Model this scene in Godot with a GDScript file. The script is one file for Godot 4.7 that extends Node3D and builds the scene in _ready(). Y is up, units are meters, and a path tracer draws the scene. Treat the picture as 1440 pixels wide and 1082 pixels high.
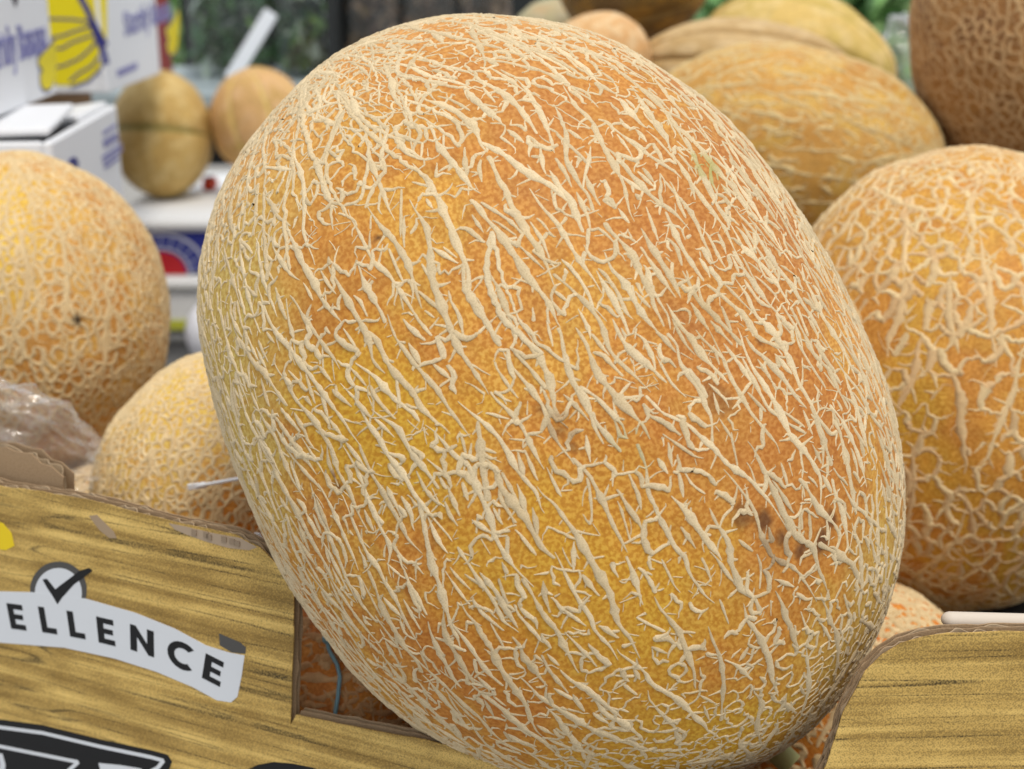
extends Node3D
# A close-up on a market stall: one big netted melon leaning through the notch of a printed cardboard crate, more melons heaped behind it.

const F := 1900.0                      # focal length in pixels of the 1440 x 1082 photograph
const EYE := Vector3(0, 1.25, 0)
const PITCH := 0.288
const TABLE := 0.91                    # height of the stall table
var FWD: Vector3
var UP: Vector3
const RIGHT := Vector3(1, 0, 0)
var rng := RandomNumberGenerator.new()
var M := {}


# ---------------------------------------------------------------- small helpers
func at(px: float, py: float, d: float) -> Vector3:
	return EYE + (FWD + RIGHT * ((px - 720.0) / F) - UP * ((py - 541.0) / F)) * d

func lin(r: float, g: float, b: float) -> Color:          # 0-255 sRGB to linear, for vertex colours
	return Color(r / 255.0, g / 255.0, b / 255.0).srgb_to_linear()

func rgb(r: float, g: float, b: float) -> Color:
	return Color(r / 255.0, g / 255.0, b / 255.0)

func mat(c: Color, rough := 0.7, vertex := false) -> StandardMaterial3D:
	var m := StandardMaterial3D.new()
	m.albedo_color = c
	m.roughness = rough
	m.metallic_specular = 0.4
	m.vertex_color_use_as_albedo = vertex
	return m

func part(called: String, mesh: Mesh, m: Material, parent: Node3D, pos := Vector3.ZERO) -> MeshInstance3D:
	var o := MeshInstance3D.new()
	o.name = called
	o.mesh = mesh
	o.material_override = m
	o.position = pos
	parent.add_child(o, true)
	return o

func tag(o: Node3D, label: String, category: String, group := "") -> void:
	o.set_meta("label", label)
	o.set_meta("category", category)
	if group:
		o.set_meta("group", group)

func thing(called: String, label: String, category: String, pos := Vector3.ZERO, group := "") -> Node3D:
	var o := Node3D.new()
	o.name = called
	o.position = pos
	add_child(o, true)
	tag(o, label, category, group)
	return o

func structure(o: Node3D) -> void:
	o.set_meta("kind", "structure")

func tri_noise(freq: float, type: int, ramp: Array, size := 512, octaves := 3, seed_ := 1) -> NoiseTexture2D:
	var n := FastNoiseLite.new()
	n.seed = seed_
	n.noise_type = type
	n.frequency = freq
	n.fractal_octaves = octaves
	var t := NoiseTexture2D.new()
	t.width = size
	t.height = size
	t.seamless = true
	t.noise = n
	var g := Gradient.new()
	g.offsets = PackedFloat32Array(ramp.map(func(x): return x[0]))
	g.colors = PackedColorArray(ramp.map(func(x): return x[1]))
	t.color_ramp = g
	return t

func chamfer_box(size: Vector3, r: float) -> ArrayMesh:
	var st := SurfaceTool.new()
	st.begin(Mesh.PRIMITIVE_TRIANGLES)
	st.set_smooth_group(-1)
	var h := size / 2.0
	var ax := [Vector3.RIGHT, Vector3.UP, Vector3.BACK]
	var put := func(q: Array):                             # a convex polygon, turned so that it faces outwards
		var c := Vector3.ZERO
		for p in q: c += p
		var n: Vector3 = (q[1] - q[0]).cross(q[2] - q[0])
		if n.dot(c) > 0: q.reverse()
		for k in range(1, q.size() - 1):
			for p in [q[0], q[k], q[k + 1]]:
				st.set_uv(Vector2(p.x + p.z, p.y))
				st.add_vertex(p)
	for i in 3:
		var j := (i + 1) % 3
		var k := (i + 2) % 3
		for s in [-1.0, 1.0]:
			var f: Array = []
			for c in [[-1, -1], [1, -1], [1, 1], [-1, 1]]:
				f.append(ax[i] * h[i] * s + ax[j] * (h[j] - r) * c[0] + ax[k] * (h[k] - r) * c[1])
			put.call(f)
			for t in [-1.0, 1.0]:                           # the edge between face i and face j, along k
				put.call([ax[i] * h[i] * s + ax[j] * (h[j] - r) * t - ax[k] * (h[k] - r), ax[i] * h[i] * s + ax[j] * (h[j] - r) * t + ax[k] * (h[k] - r), ax[i] * (h[i] - r) * s + ax[j] * h[j] * t + ax[k] * (h[k] - r), ax[i] * (h[i] - r) * s + ax[j] * h[j] * t - ax[k] * (h[k] - r)])
	for a in [-1.0, 1.0]:
		for b in [-1.0, 1.0]:
			for c in [-1.0, 1.0]:
				put.call([Vector3(h.x * a, (h.y - r) * b, (h.z - r) * c), Vector3((h.x - r) * a, h.y * b, (h.z - r) * c), Vector3((h.x - r) * a, (h.y - r) * b, h.z * c)])
	st.generate_normals()
	return st.commit()

func slab(poly: PackedVector2Array, o: Vector3, h: Vector3, v: Vector3, n0: float, n1: float, uv := 1.0) -> ArrayMesh:
	# a flat outline given in (h, v) coordinates, from n0 to n1 along the normal
	var st := SurfaceTool.new()
	st.begin(Mesh.PRIMITIVE_TRIANGLES)
	st.set_smooth_group(-1)
	var n := h.cross(v)
	if not Geometry2D.is_polygon_clockwise(poly):
		poly = poly.duplicate()
		poly.reverse()
	var big := PackedVector2Array()                           # the triangulation is coarse below a millimetre
	for p in poly: big.append(p * 1000.0)
	var idx := Geometry2D.triangulate_polygon(big)
	var p3 := func(p: Vector2, w: float) -> Vector3: return o + h * p.x + v * p.y + n * w
	for side in 2:
		var w := n1 if side == 0 else n0
		for k in range(0, idx.size(), 3):
			var a := poly[idx[k]]
			var b := poly[idx[k + 1]]
			var c := poly[idx[k + 2]]
			if ((b - a).cross(c - a) > 0) == (side == 0):    # counter-clockwise seen from the front: turn it
				var t := b
				b = c
				c = t
			for p in [a, b, c]:
				st.set_uv(Vector2(p.x, -p.y) * uv)
				st.add_vertex(p3.call(p, w))
	for k in poly.size():
		var a := poly[k]
		var b := poly[(k + 1) % poly.size()]
		for q in [[a, n1], [b, n0], [b, n1], [a, n1], [a, n0], [b, n0]]:
			st.set_uv(Vector2(q[0].x, -q[0].y) * uv)
			st.add_vertex(p3.call(q[0], q[1]))
	st.generate_normals()
	return st.commit()


# ---------------------------------------------------------------- melons
class Body:                                                # the shape of a melon: its surface point at (angle round the axis, angle from the top pole)
	var a := 0.1
	var b := 0.1
	var c := 0.1
	var egg := 0.0
	var rho := PackedFloat32Array()
	var lump := 0.0
	var noise: FastNoiseLite
	var ribs := 0
	var rib := 0.0
	func p(th: float, ph: float) -> Vector3:
		var s := sin(ph)
		var d := Vector3(s * cos(th), cos(ph), s * sin(th))
		var v: Vector3
		if rho.size():
			var w := fposmod(atan2(d.y, d.x), TAU) / TAU * rho.size()
			var i := int(w)
			var r := lerpf(rho[i % rho.size()], rho[(i + 1) % rho.size()], w - i)
			v = Vector3(d.x * r, d.y * r, d.z * c)
		else:
			var e := 1.0 + egg * d.y
			v = Vector3(d.x * a * e, d.y * b, d.z * c * e)
		var k := 1.0
		if lump > 0:
			k += lump * noise.get_noise_3dv(d * 40.0)
		if ribs:
			var g := absf(sin(ribs * th * 0.5)) 
			k -= rib * (exp(-g * g * 22.0) + 0.35 * (1.0 - g)) * smoothstep(0.0, 0.5, s)
		return v * k

var vv := PackedVector3Array()
var vn := PackedVector3Array()
var vc := PackedColorArray()
var vi := PackedInt32Array()
var grid := PackedInt32Array()
var row_at := PackedInt32Array()
var row_n := PackedInt32Array()
const CELL := 0.0009
var body: Body

func make_body(a: float, b: float, c: float, lump := 0.02, seed_ := 1) -> Body:
	var m := Body.new()
	m.a = a
	m.b = b
	m.c = c
	m.lump = lump
	m.noise = FastNoiseLite.new()
	m.noise.seed = seed_
	m.noise.frequency = 0.03
	m.noise.fractal_octaves = 2
	return m

func rind_mesh(m: Body, nt: int, np_: int, o: Dictionary) -> ArrayMesh:
	var v := PackedVector3Array()
	var n := PackedVector3Array()
	var c := PackedColorArray()
	var idx := PackedInt32Array()
	var n1 := FastNoiseLite.new()
	n1.seed = o.get("seed", 1) * 7 + 3
	n1.frequency = 0.012
	n1.fractal_octaves = 3
	var n2 := FastNoiseLite.new()
	n2.seed = o.get("seed", 1) * 5 + 1
	n2.frequency = 0.03
	n2.fractal_octaves = 4
	var cols: Array = o.colors
	var patches: Array = o.get("patches", [])
	for j in np_ + 1:
		var ph := clampf(PI * j / np_, 0.0005, PI - 0.0005)
		for i in nt + 1:
			var th := TAU * i / nt
			var p := m.p(th, ph)
			v.append(p)
			n.append((m.p(th + 0.004, ph) - p).cross(m.p(th, ph + 0.004 if j < np_ else ph - 0.004) - p).normalized() * (1.0 if j < np_ else -1.0))
			var d := Vector3(sin(ph) * cos(th), cos(ph), sin(ph) * sin(th))
			var q := d * 100.0
			var s1 := clampf(n1.get_noise_3dv(q) * 1.5 + 0.5, 0, 1)
			var s2 := clampf(n2.get_noise_3dv(q) * 1.6 + 0.5, 0, 1)
			var col: Color = cols[0].lerp(cols[1], s1).lerp(cols[2], smoothstep(0.55, 0.95, s2))
			col *= 1.0 + 0.24 * n2.get_noise_3dv(q * 4.5)
			var warp := n2.get_noise_3dv(q * 1.7 + Vector3(31, 7, 5))
			for t in patches:                              # [direction, reach, colour, how much, how ragged]
				var dist: float = d.distance_to(t[0]) / t[1] + warp * t[4]
				if dist < 1.0:
					col = col.lerp(t[2], t[3] * smoothstep(1.0, 0.35, dist))
			if m.ribs and o.has("groove"):
				var g := absf(sin(m.ribs * th * 0.5))
				col = col.lerp(o.groove, 0.85 * exp(-g * g * 60.0))
			c.append(col)
	for j in np_:
		for i in nt:
			var k := j * (nt + 1) + i
			idx.append_array(PackedInt32Array([k, k + nt + 1, k + 1, k + 1, k + nt + 1, k + nt + 2]))
	var arr := []
	arr.resize(Mesh.ARRAY_MAX)
	arr[Mesh.ARRAY_VERTEX] = v
	arr[Mesh.ARRAY_NORMAL] = n
	arr[Mesh.ARRAY_COLOR] = c
	arr[Mesh.ARRAY_INDEX] = idx
	var mesh := ArrayMesh.new()
	mesh.add_surface_from_arrays(Mesh.PRIMITIVE_TRIANGLES, arr)
	return mesh

func cell(th: float, ph: float) -> int:
	var r := clampi(int(ph * body.b / CELL), 0, row_n.size() - 1)
	return row_at[r] + int(fposmod(th, TAU) / TAU * row_n[r]) % row_n[r]

func crowded(th: float, ph: float, side: float, along: float) -> bool:
	var dt := CELL / maxf(body.a * sin(ph), 0.004)
	var dp := CELL / body.b
	var ks := int(side / CELL)
	var ka := int(along / CELL)
	for y in range(-ka, ka + 1, 1 if ka < 3 else 2):
		for x in range(-ks, ks + 1):
			if grid[cell(th + x * dt, clampf(ph + y * dp, 0.01, PI - 0.01))] != 0:
				return true
	return false

# walks over the surface from (th, ph) in the direction ang (0 = along the axis) until it is long enough or runs into another ridge
func walk(th: float, ph: float, ang: float, steps: int, step: float, o: Dictionary, level: int, id: int, parent: int) -> Dictionary:
	var P := PackedVector3Array()
	var N := PackedVector3Array()
	var where: Array = []
	var aim := ang
	var kink := rng.randi_range(2, 5)
	var hit := false
	var curl := rng.randfn() * 0.09
	var trail := PackedInt32Array()
	for k in steps + 1:
		var p := body.p(th, ph)
		var pt := (body.p(th + 0.002, ph) - p) / 0.002
		var pp := (body.p(th, ph + 0.002) - p) / 0.002
		var c := cell(th, ph)
		P.append(p)
		N.append(pt.cross(pp).normalized())
		where.append([th, ph, ang])
		if k > 1 and grid[c] != 0 and grid[c] != id and not (grid[c] == parent and k < 4):
			hit = true
			break
		trail.append(c)
		kink -= 1
		if kink <= 0:
			kink = rng.randi_range(2, 7)
			aim = (o.drift if level == 0 else ang) + rng.randfn() * o.wobble
			if level == 0 and cos(ang) * cos(o.drift) < 0: aim += PI
		ang = lerp_angle(ang, aim, 0.5)
		if level: aim += curl
		ph += cos(ang) * step / pp.length()
		th += sin(ang) * step / maxf(pt.length(), 0.003)
		if ph < 0.05 or ph > PI - 0.05:
			break
	return {"P": P, "N": N, "where": where, "hit": hit, "trail": trail}

# the ridge itself: a low, flat-topped strip that is sunk into the rind at its edges
func emit(P: PackedVector3Array, N: PackedVector3Array, W: PackedFloat32Array, o: Dictionary) -> void:
	var n := P.size()
	var tone: float = rng.randf_range(0.9, 1.04)
	var base: Color = o.cork.lerp(o.cork2, rng.randf())
	var first := vv.size()
	var stains: Array = o.get("stains", [])
	var lite: bool = o.get("lite", true)
	var full := Vector3(1.0 / body.a, 1.0 / body.b, 1.0 / body.c)
	for k in n:
		var T := (P[mini(k + 1, n - 1)] - P[maxi(k - 1, 0)]).normalized()
		var S := T.cross(N[k]).normalized()
		var w := W[k] * 0.5
		var end := k == 0 or k == n - 1
		var h: float = o.height * clampf(W[k] / o.width[1], 0.3, 1.0) * (0.75 + 0.5 * rng.randf())
		if end:
			h = -0.0003
			w *= 0.5
		var col := base * (tone * rng.randf_range(0.93, 1.05))
		if stains.size():
			var d := (P[k] * full).normalized()
			for t in stains:
				var dist: float = d.distance_to(t[0]) / t[1]
				if dist < 1.0: col = col.lerp(t[2], t[3] * smoothstep(1.0, 0.4, dist + rng.randf() * 0.25))
		var skew := rng.randf_range(-0.25, 0.25)
		var l := w * rng.randf_range(0.85, 1.15)
		var r := w * rng.randf_range(0.85, 1.15)
		var hl := rng.randf_range(0.7, 0.95)
		var hr := rng.randf_range(0.7, 0.95)
		var section: Array = [[-l, -1.0, -0.9, 0.45], [-l * 0.72, hl, -0.42, 0.9], [skew * w, 1.0, 0.0, 1.0], [r * 0.72, hr, 0.42, 0.9], [r, -1.0, 0.9, 0.45]]
		if lite:
			l *= 1.3
			r *= 1.3
			section = [[-l, -1.0, -0.85, 0.5], [skew * w, 1.0, 0.0, 1.0], [r, -1.0, 0.85, 0.5]]
		for x in section:
			vv.append(P[k] + S * x[0] + N[k] * (h * x[1] if x[1] > 0 else minf(-0.00008, h)))
			vn.append((S * x[2] + N[k] * x[3]).normalized())
			vc.append(col)
	var m := 3 if lite else 5
	for k in n - 1:
		for x in m - 1:
			var q := first + k * m + x
			vi.append_array(PackedInt32Array([q, q + m, q + 1, q + 1, q + m, q + m + 1]))

# a connected net: the borders between cells round scattered points, with some borders left out
func cells(count: int, o: Dictionary, q: Dictionary) -> void:
	var dirs: Array = []
	var flat := PackedVector2Array()
	var tall: float = q.tall                                # how far the cells are drawn out along the axis
	var gold := PI * (3.0 - sqrt(5.0))
	for i in count:
		var y := clampf(1.0 - 2.0 * (i + 0.5) / count + rng.randfn() * 0.7 * q.ragged / sqrt(count), -0.999, 0.999)
		var w: float = gold * i + rng.randfn() * q.ragged * 1.6 / sqrt(count) / sqrt(1.0 - y * y)
		var d := Vector3(sqrt(1 - y * y) * cos(w), y, sqrt(1 - y * y) * sin(w))
		d = Vector3(d.x, d.y * (tall - (tall - minf(tall, 1.25)) * d.y * d.y), d.z).normalized()
		dirs.append(d)
		flat.append(Vector2(d.x, d.y) * 1000.0 / (1.00001 + d.z))
	var tri := Geometry2D.triangulate_delaunay(flat)
	var mids: Array = []
	var seen := {}
	var kept: Array = []
	var degree := PackedInt32Array()
	for k in range(0, tri.size(), 3):
		var a: Vector3 = dirs[tri[k]]
		var b: Vector3 = dirs[tri[k + 1]]
		var c: Vector3 = dirs[tri[k + 2]]
		var m := (b - a).cross(c - a).normalized()
		if m.dot(a) < 0: m = -m
		mids.append(m)
		degree.append(0)
		for e in [[tri[k], tri[k + 1]], [tri[k + 1], tri[k + 2]], [tri[k + 2], tri[k]]]:
			var key: int = mini(e[0], e[1]) * count + maxi(e[0], e[1])
			if not seen.has(key):
				seen[key] = k / 3
				continue
			var along := absf((m - mids[seen[key]]).normalized().y)      # 1 for a border that runs along the axis
			if m.angle_to(mids[seen[key]]) > 0.6 or rng.randf() > lerpf(q.keep_across, q.keep_along, along * along):
				continue
			var half: Vector3 = m.slerp(mids[seen[key]], 0.5)
			if q.has("yield") and along > 0.75 and rng.randf() < q.yield and crowded(atan2(half.z, half.x), clampf(acos(half.y), 0.05, PI - 0.05), 0.0019, 0.0009): continue
			kept.append([seen[key], k / 3, along])
			degree[seen[key]] += 1
			degree[k / 3] += 1
	var vary := FastNoiseLite.new()
	vary.seed = o.seed + 5
	vary.frequency = 0.06
	var wide_at := PackedFloat32Array()
	for m in mids: wide_at.append(clampf(1.0 + 1.1 * vary.get_noise_3dv(m * 100.0), 0.55, 1.5) * rng.randf_range(0.85, 1.15))
	var size := (body.a + body.b) * 0.5
	for e in kept:
		if degree[e[0]] + degree[e[1]] < 3: continue
		var m0: Vector3 = mids[e[0]]
		var m1: Vector3 = mids[e[1]]
		var free0: bool = degree[e[0]] < 2
		var free1: bool = degree[e[1]] < 2
		if free0:
			var t := m0
			m0 = m1
			m1 = t
		var w0 := wide_at[e[1] if free0 else e[0]]
		var w1 := wide_at[e[0] if free0 else e[1]]
		var length := m0.angle_to(m1) * size
		var n := maxi(2, int(length / 0.001))
		var P := PackedVector3Array()
		var N := PackedVector3Array()
		var W := PackedFloat32Array()
		var side := m0.cross(m1).normalized()
		var bow: float = rng.randfn() * 0.13 * m0.angle_to(m1)
		var wide: float = lerpf(q.width[0], q.width[1], clampf(e[2] * e[2] * 0.8 + rng.randf() * 0.2, 0, 1))
		var loose: bool = free0 or free1 or rng.randf() < q.loose   # one end fades out before it reaches its neighbour
		var stop := maxi(2, n - int(n * rng.randf_range(0.1, 0.4))) if loose else n
		for i in stop + 1:
			var t := float(i) / n
			var jog: float = rng.randfn() * 0.0002 / size if i > 0 and i < n else 0.0
			var d := (m0.slerp(m1, t) + side * (bow * sin(PI * t) + jog)).normalized()
			var ph := clampf(acos(d.y), 0.02, PI - 0.02)
			var th := atan2(d.z, d.x)
			var p := body.p(th, ph)
			P.append(p)
			N.append((body.p(th + 0.002, ph) - p).cross(body.p(th, ph + 0.002) - p).normalized())
			var w: float = lerpf(w0, w1, t) * (1.0 + q.get("belly", 0.0) * (sin(PI * t) - 0.6)) if not loose else w0 * lerpf(1.0, 0.16, pow(float(i) / stop, 0.8))
			W.append(wide * w * rng.randf_range(0.84, 1.16))
			grid[cell(th, ph)] = 1
			if i > 0 and i < stop and rng.randf() < q.get("thorn", 0.05):
				ridge(th, ph, rng.randf() * TAU, rng.randf_range(0.0025, 0.006), wide * 0.8, o, 1, 1, 1, 0.15)
		# run on a little past the junctions and sink there, so that no end stays open
		var first := P[0] + (P[0] - P[1]).normalized() * W[0] * 0.55
		P.insert(0, first)
		N.insert(0, N[0])
		W.insert(0, W[0] * 0.9)
		if not loose:
			var l := P.size() - 1
			P.append(P[l] + (P[l] - P[l - 1]).normalized() * W[l] * 0.55)
			N.append(N[l])
			W.append(W[l] * 0.9)
		emit(P, N, W, o)

# one cork ridge; returns the places where side ridges leave it
func ridge(th: float, ph: float, ang: float, length: float, width: float, o: Dictionary, level: int, id: int, parent: int, taper: float) -> Array:
	var step := 0.0011 if level == 0 else 0.0009
	var steps := maxi(3, int(length / step))
	var f := walk(th, ph, ang, steps / 2 + 1 if level == 0 else steps, step, o, level, id, parent)
	var P: PackedVector3Array = f.P
	var N: PackedVector3Array = f.N
	var where: Array = f.where
	var hit_end: bool = f.hit
	var hit_start := false
	var trail: PackedInt32Array = f.trail
	if level == 0:
		var g := walk(th, ph, ang + PI, steps / 2 + 1, step, o, 0, id, parent)
		hit_start = g.hit
		var gp: PackedVector3Array = g.P
		var gn: PackedVector3Array = g.N
		var gw: Array = g.where
		gp.remove_at(0)
		gn.remove_at(0)
		gw.remove_at(0)
		gp.reverse()
		gn.reverse()
		gw.reverse()
		for q in gw: q[2] += PI
		gp.append_array(P)
		gn.append_array(N)
		P = gp
		N = gn
		where = gw + where
		trail.append_array(g.trail)
	var n := P.size()
	if n < 4:
		return []
	for c in trail:
		grid[c] = id
	# the cross-section is a low, flat-topped ridge that is sunk into the rind at its edges
	var W := PackedFloat32Array()
	var wave := rng.randf() * 9.0
	for k in n:
		var t := float(k) / (n - 1)
		var w := 1.0
		if level == 0:
			var e0 := clampf(t * 2.6, 0, 1)
			var e1 := clampf((1.0 - t) * 2.6, 0, 1)
			w = maxf(pow(e0, 0.75), maxf(o.blunt, 0.6) if hit_start else o.blunt) * maxf(pow(e1, 0.75), maxf(o.blunt, 0.6) if hit_end else o.blunt)
			w *= 0.9 + 0.22 * sin(wave + k * 0.75)
		else:
			w = lerpf(1.0, maxf(taper, 0.62) if hit_end else taper, pow(t, 0.8))
		W.append(maxf(0.00022, width * w * (0.8 + 0.4 * rng.randf())))
	var nodes: Array = []
	var since: float = rng.randf_range(0.3, 1.0) * o.gap
	for k in range(1, n - 1):
		since -= step
		if since <= 0:
			since = o.gap * rng.randf_range(0.5, 1.5)
			nodes.append([where[k], W[k]])
			if level == 0:
				W[k] *= 1.3
				W[k - 1] *= 1.1
				W[k + 1] *= 1.1
	emit(P, N, W, o)
	return nodes

func netting_mesh(m: Body, o: Dictionary) -> ArrayMesh:
	body = m
	rng.seed = o.seed
	vv = PackedVector3Array()
	vn = PackedVector3Array()
	vc = PackedColorArray()
	vi = PackedInt32Array()
	row_at = PackedInt32Array()
	row_n = PackedInt32Array()
	var total := 0
	for r in int(PI * m.b / CELL) + 2:
		var k := maxi(1, int(TAU * m.a * maxf(sin(clampf(r * CELL / m.b, 0, PI)), 0.01) / CELL))
		row_at.append(total)
		row_n.append(k)
		total += k
	grid = PackedInt32Array()
	grid.resize(total)
	var id := 0
	var flow := FastNoiseLite.new()
	flow.seed = o.seed
	flow.frequency = 0.03
	for pass_ in o.passes.size():
		var q: Dictionary = o.passes[pass_]
		var oo := o.duplicate()
		oo.merge(q, true)
		if q.has("tall"):
			cells(q.count, oo, q)
			id = maxi(id, 1)
			continue
		for s in q.count:
			var y := rng.randf_range(-0.995, 0.995)
			var ph := acos(y)
			var th := rng.randf() * TAU
			if crowded(th, ph, q.clear[0], q.clear[1]):
				continue
			id += 1
			var pole := smoothstep(0.5, 0.95, absf(y))
			var spread: float = lerpf(q.spread, maxf(q.spread, o.pole_spread), pole)
			var dir := Vector3(sin(ph) * cos(th), y, sin(ph) * sin(th))
			var ang: float = rng.randfn() * spread + flow.get_noise_3dv(dir * 100.0) * o.swirl
			oo.drift = ang
			var size := lerpf(1.0, o.pole_size, pole)
			var nodes := ridge(th, ph, ang, rng.randf_range(q.length[0], q.length[1]) * size, rng.randf_range(q.width[0], q.width[1]) * lerpf(1.0, 0.85, pole), oo, 0, id, 0, 0.2)
			for nd in nodes:
				if rng.randf() > q.branch: continue
				for side in ([-1.0, 1.0] if rng.randf() < 0.35 else [-1.0 if rng.randf() < 0.5 else 1.0]):
					id += 1
					var w: Array = nd[0]
					var more := ridge(w[0], w[1], w[2] + (PI if rng.randf() < 0.4 else 0.0) + side * rng.randf_range(0.5, 1.5), rng.randf_range(q.twig[0], q.twig[1]) * (0.55 if rng.randf() < 0.4 else 1.0), minf(nd[1] * rng.randf_range(0.55, 0.95), q.twig_width), oo, 1, id, id - 1, 0.3)
					for b in more:
						if rng.randf() < 0.3:
							id += 1
							ridge(b[0][0], b[0][1], b[0][2] + (1.0 if rng.randf() < 0.5 else -1.0) * rng.randf_range(0.6, 1.3), rng.randf_range(0.002, 0.004), b[1] * 0.75, oo, 1, id, id - 1, 0.15)
	var arr := []
	arr.resize(Mesh.ARRAY_MAX)
	arr[Mesh.ARRAY_VERTEX] = vv
	arr[Mesh.ARRAY_NORMAL] = vn
	arr[Mesh.ARRAY_COLOR] = vc
	arr[Mesh.ARRAY_INDEX] = vi
	var mesh := ArrayMesh.new()
	mesh.add_surface_from_arrays(Mesh.PRIMITIVE_TRIANGLES, arr)
	return mesh

func hero_dir(px: float, py: float) -> Vector3:            # the direction in the big melon's own axes of a place on its front
	var v := Vector2(px - 772, 555 - py)
	var q := v / hero_radius(v.angle())
	var z := sqrt(maxf(0.0, 1.0 - q.length_squared()))
	q = q.rotated(-HERO_TURN)
	return Vector3(q.x, q.y, z).normalized()

const HERO_TURN := 0.562
func hero_radius(w: float) -> float:
	return 509.8 - 0.4 * cos(w) - 14.4 * sin(w) - 30.0 * cos(2 * w) - 62.5 * sin(2 * w) - 1.1 * cos(3 * w) + 0.1 * sin(3 * w) - 2.7 * cos(4 * w) - 1.6 * sin(4 * w) - 0.4 * cos(5 * w) + 2.4 * sin(5 * w)

func melon(label: String, px: float, py: float, d: float, across: float, along: float, lean: float, tip: float, o: Dictionary, called := "melon") -> Node3D:
	# across, along: half sizes in pixels of the photograph; lean: of the axis, clockwise in degrees; tip: of its top towards the camera
	var t := thing(called, label, "melon", at(px, py, d), "netted melons heaped on the stall")
	var k := d / F
	var m := make_body(across * k, along * k, across * k * o.get("deep", 1.0), o.get("lump", 0.03), o.seed)
	m.egg = o.get("egg", 0.0)
	m.ribs = o.get("ribs", 0)
	m.rib = o.get("rib", 0.0)
	var y := (RIGHT * sin(deg_to_rad(lean)) + UP * cos(deg_to_rad(lean))) * cos(deg_to_rad(tip)) - FWD * sin(deg_to_rad(tip))
	var x := y.cross(-FWD).normalized()
	t.basis = Basis(x, y, x.cross(y)) * Basis(Vector3.UP, o.get("spin", 0.0))
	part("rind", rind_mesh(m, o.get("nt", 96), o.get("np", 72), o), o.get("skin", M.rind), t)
	if o.has("passes"):
		part("netting", netting_mesh(m, o), M.cork, t)
	return t


# ---------------------------------------------------------------- the scene
func _ready() -> void:
	FWD = Vector3(0, -sin(PITCH), -cos(PITCH))
	UP = Vector3(0, cos(PITCH), -sin(PITCH))
	rng.seed = 11
	var cam := Camera3D.new()
	cam.name = "camera"
	cam.near = 0.02
	cam.far = 200.0
	cam.position = EYE
	cam.rotation.x = -PITCH
	var lens := CameraAttributesPhysical.new()
	lens.frustum_focal_length = 12.0 / (541.0 / F)
	lens.frustum_near = 0.02
	lens.frustum_far = 200.0
	lens.frustum_focus_distance = 0.325
	lens.exposure_aperture = 14.0
	lens.auto_exposure_enabled = false
	cam.attributes = lens
	add_child(cam)
	cam.current = true
	var env := Environment.new()
	env.background_mode = Environment.BG_SKY
	env.sky = Sky.new()
	var sky := ProceduralSkyMaterial.new()
	sky.sky_top_color = rgb(226, 232, 240)
	sky.sky_horizon_color = rgb(214, 218, 222)
	sky.ground_bottom_color = rgb(120, 116, 110)
	sky.ground_horizon_color = rgb(190, 190, 188)
	sky.sky_curve = 0.25
	env.sky.sky_material = sky
	env.tonemap_mode = Environment.TONE_MAPPER_LINEAR
	env.tonemap_exposure = 1.28
	env.sdfgi_enabled = true
	env.ssao_enabled = true
	env.ssil_enabled = true
	var we := WorldEnvironment.new()
	we.name = "environment"
	we.environment = env
	add_child(we)
	var sun := DirectionalLight3D.new()
	sun.name = "sun"
	sun.light_energy = 0.5
	sun.light_angular_distance = 18.0
	sun.light_color = Color(1.0, 0.97, 0.92)
	sun.shadow_enabled = true
	sun.rotation_degrees = Vector3(-62, 22, 0)
	add_child(sun)
	materials()
	setting()
	hero()
	heap()
	crate()
	small_things()
	boxes()
	display()

func materials() -> void:
	var S := FastNoiseLite.TYPE_SIMPLEX_SMOOTH
	M.mottle = tri_noise(0.055, S, [[0.0, Color(0.81, 0.67, 0.44)], [0.42, Color(0.88, 0.77, 0.56)], [0.64, Color(0.99, 0.95, 0.86)], [1.0, Color(1, 1, 0.97)]], 512, 3, 4)
	M.grainy = tri_noise(0.09, S, [[0.0, Color(0.80, 0.78, 0.74)], [0.5, Color(0.95, 0.94, 0.92)], [1.0, Color(1, 1, 1)]], 512, 4, 9)
	M.rind = mat(Color.WHITE, 0.62, true)
	M.rind.albedo_texture = M.mottle
	M.rind.uv1_triplanar = true
	M.rind.uv1_scale = Vector3.ONE * 24.0
	M.rind.heightmap_enabled = true
	M.rind.heightmap_texture = M.mottle
	M.rind.heightmap_scale = 0.015
	M.smooth_rind = mat(Color.WHITE, 0.7, true)
	M.smooth_rind.albedo_texture = M.grainy
	M.smooth_rind.uv1_triplanar = true
	M.smooth_rind.uv1_scale = Vector3.ONE * 18.0
	M.cork = mat(Color.WHITE, 0.85, true)
	M.cork.metallic_specular = 0.25
	M.cork.albedo_texture = M.grainy
	M.cork.uv1_triplanar = true
	M.cork.uv1_scale = Vector3.ONE * 40.0
	M.cork.heightmap_enabled = true
	M.cork.heightmap_texture = M.grainy
	M.cork.heightmap_scale = 0.012
	M.white_card = mat(rgb(226, 227, 230), 0.6)
	M.brown_card = mat(rgb(150, 122, 92), 0.9)
	M.black_ink = mat(rgb(24, 24, 26), 0.6)

func setting() -> void:
	var g := part("ground", chamfer_box(Vector3(120, 0.2, 120), 0.01), mat(rgb(150, 147, 142), 0.9), self, Vector3(0, -0.1, -30))
	structure(g)

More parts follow.
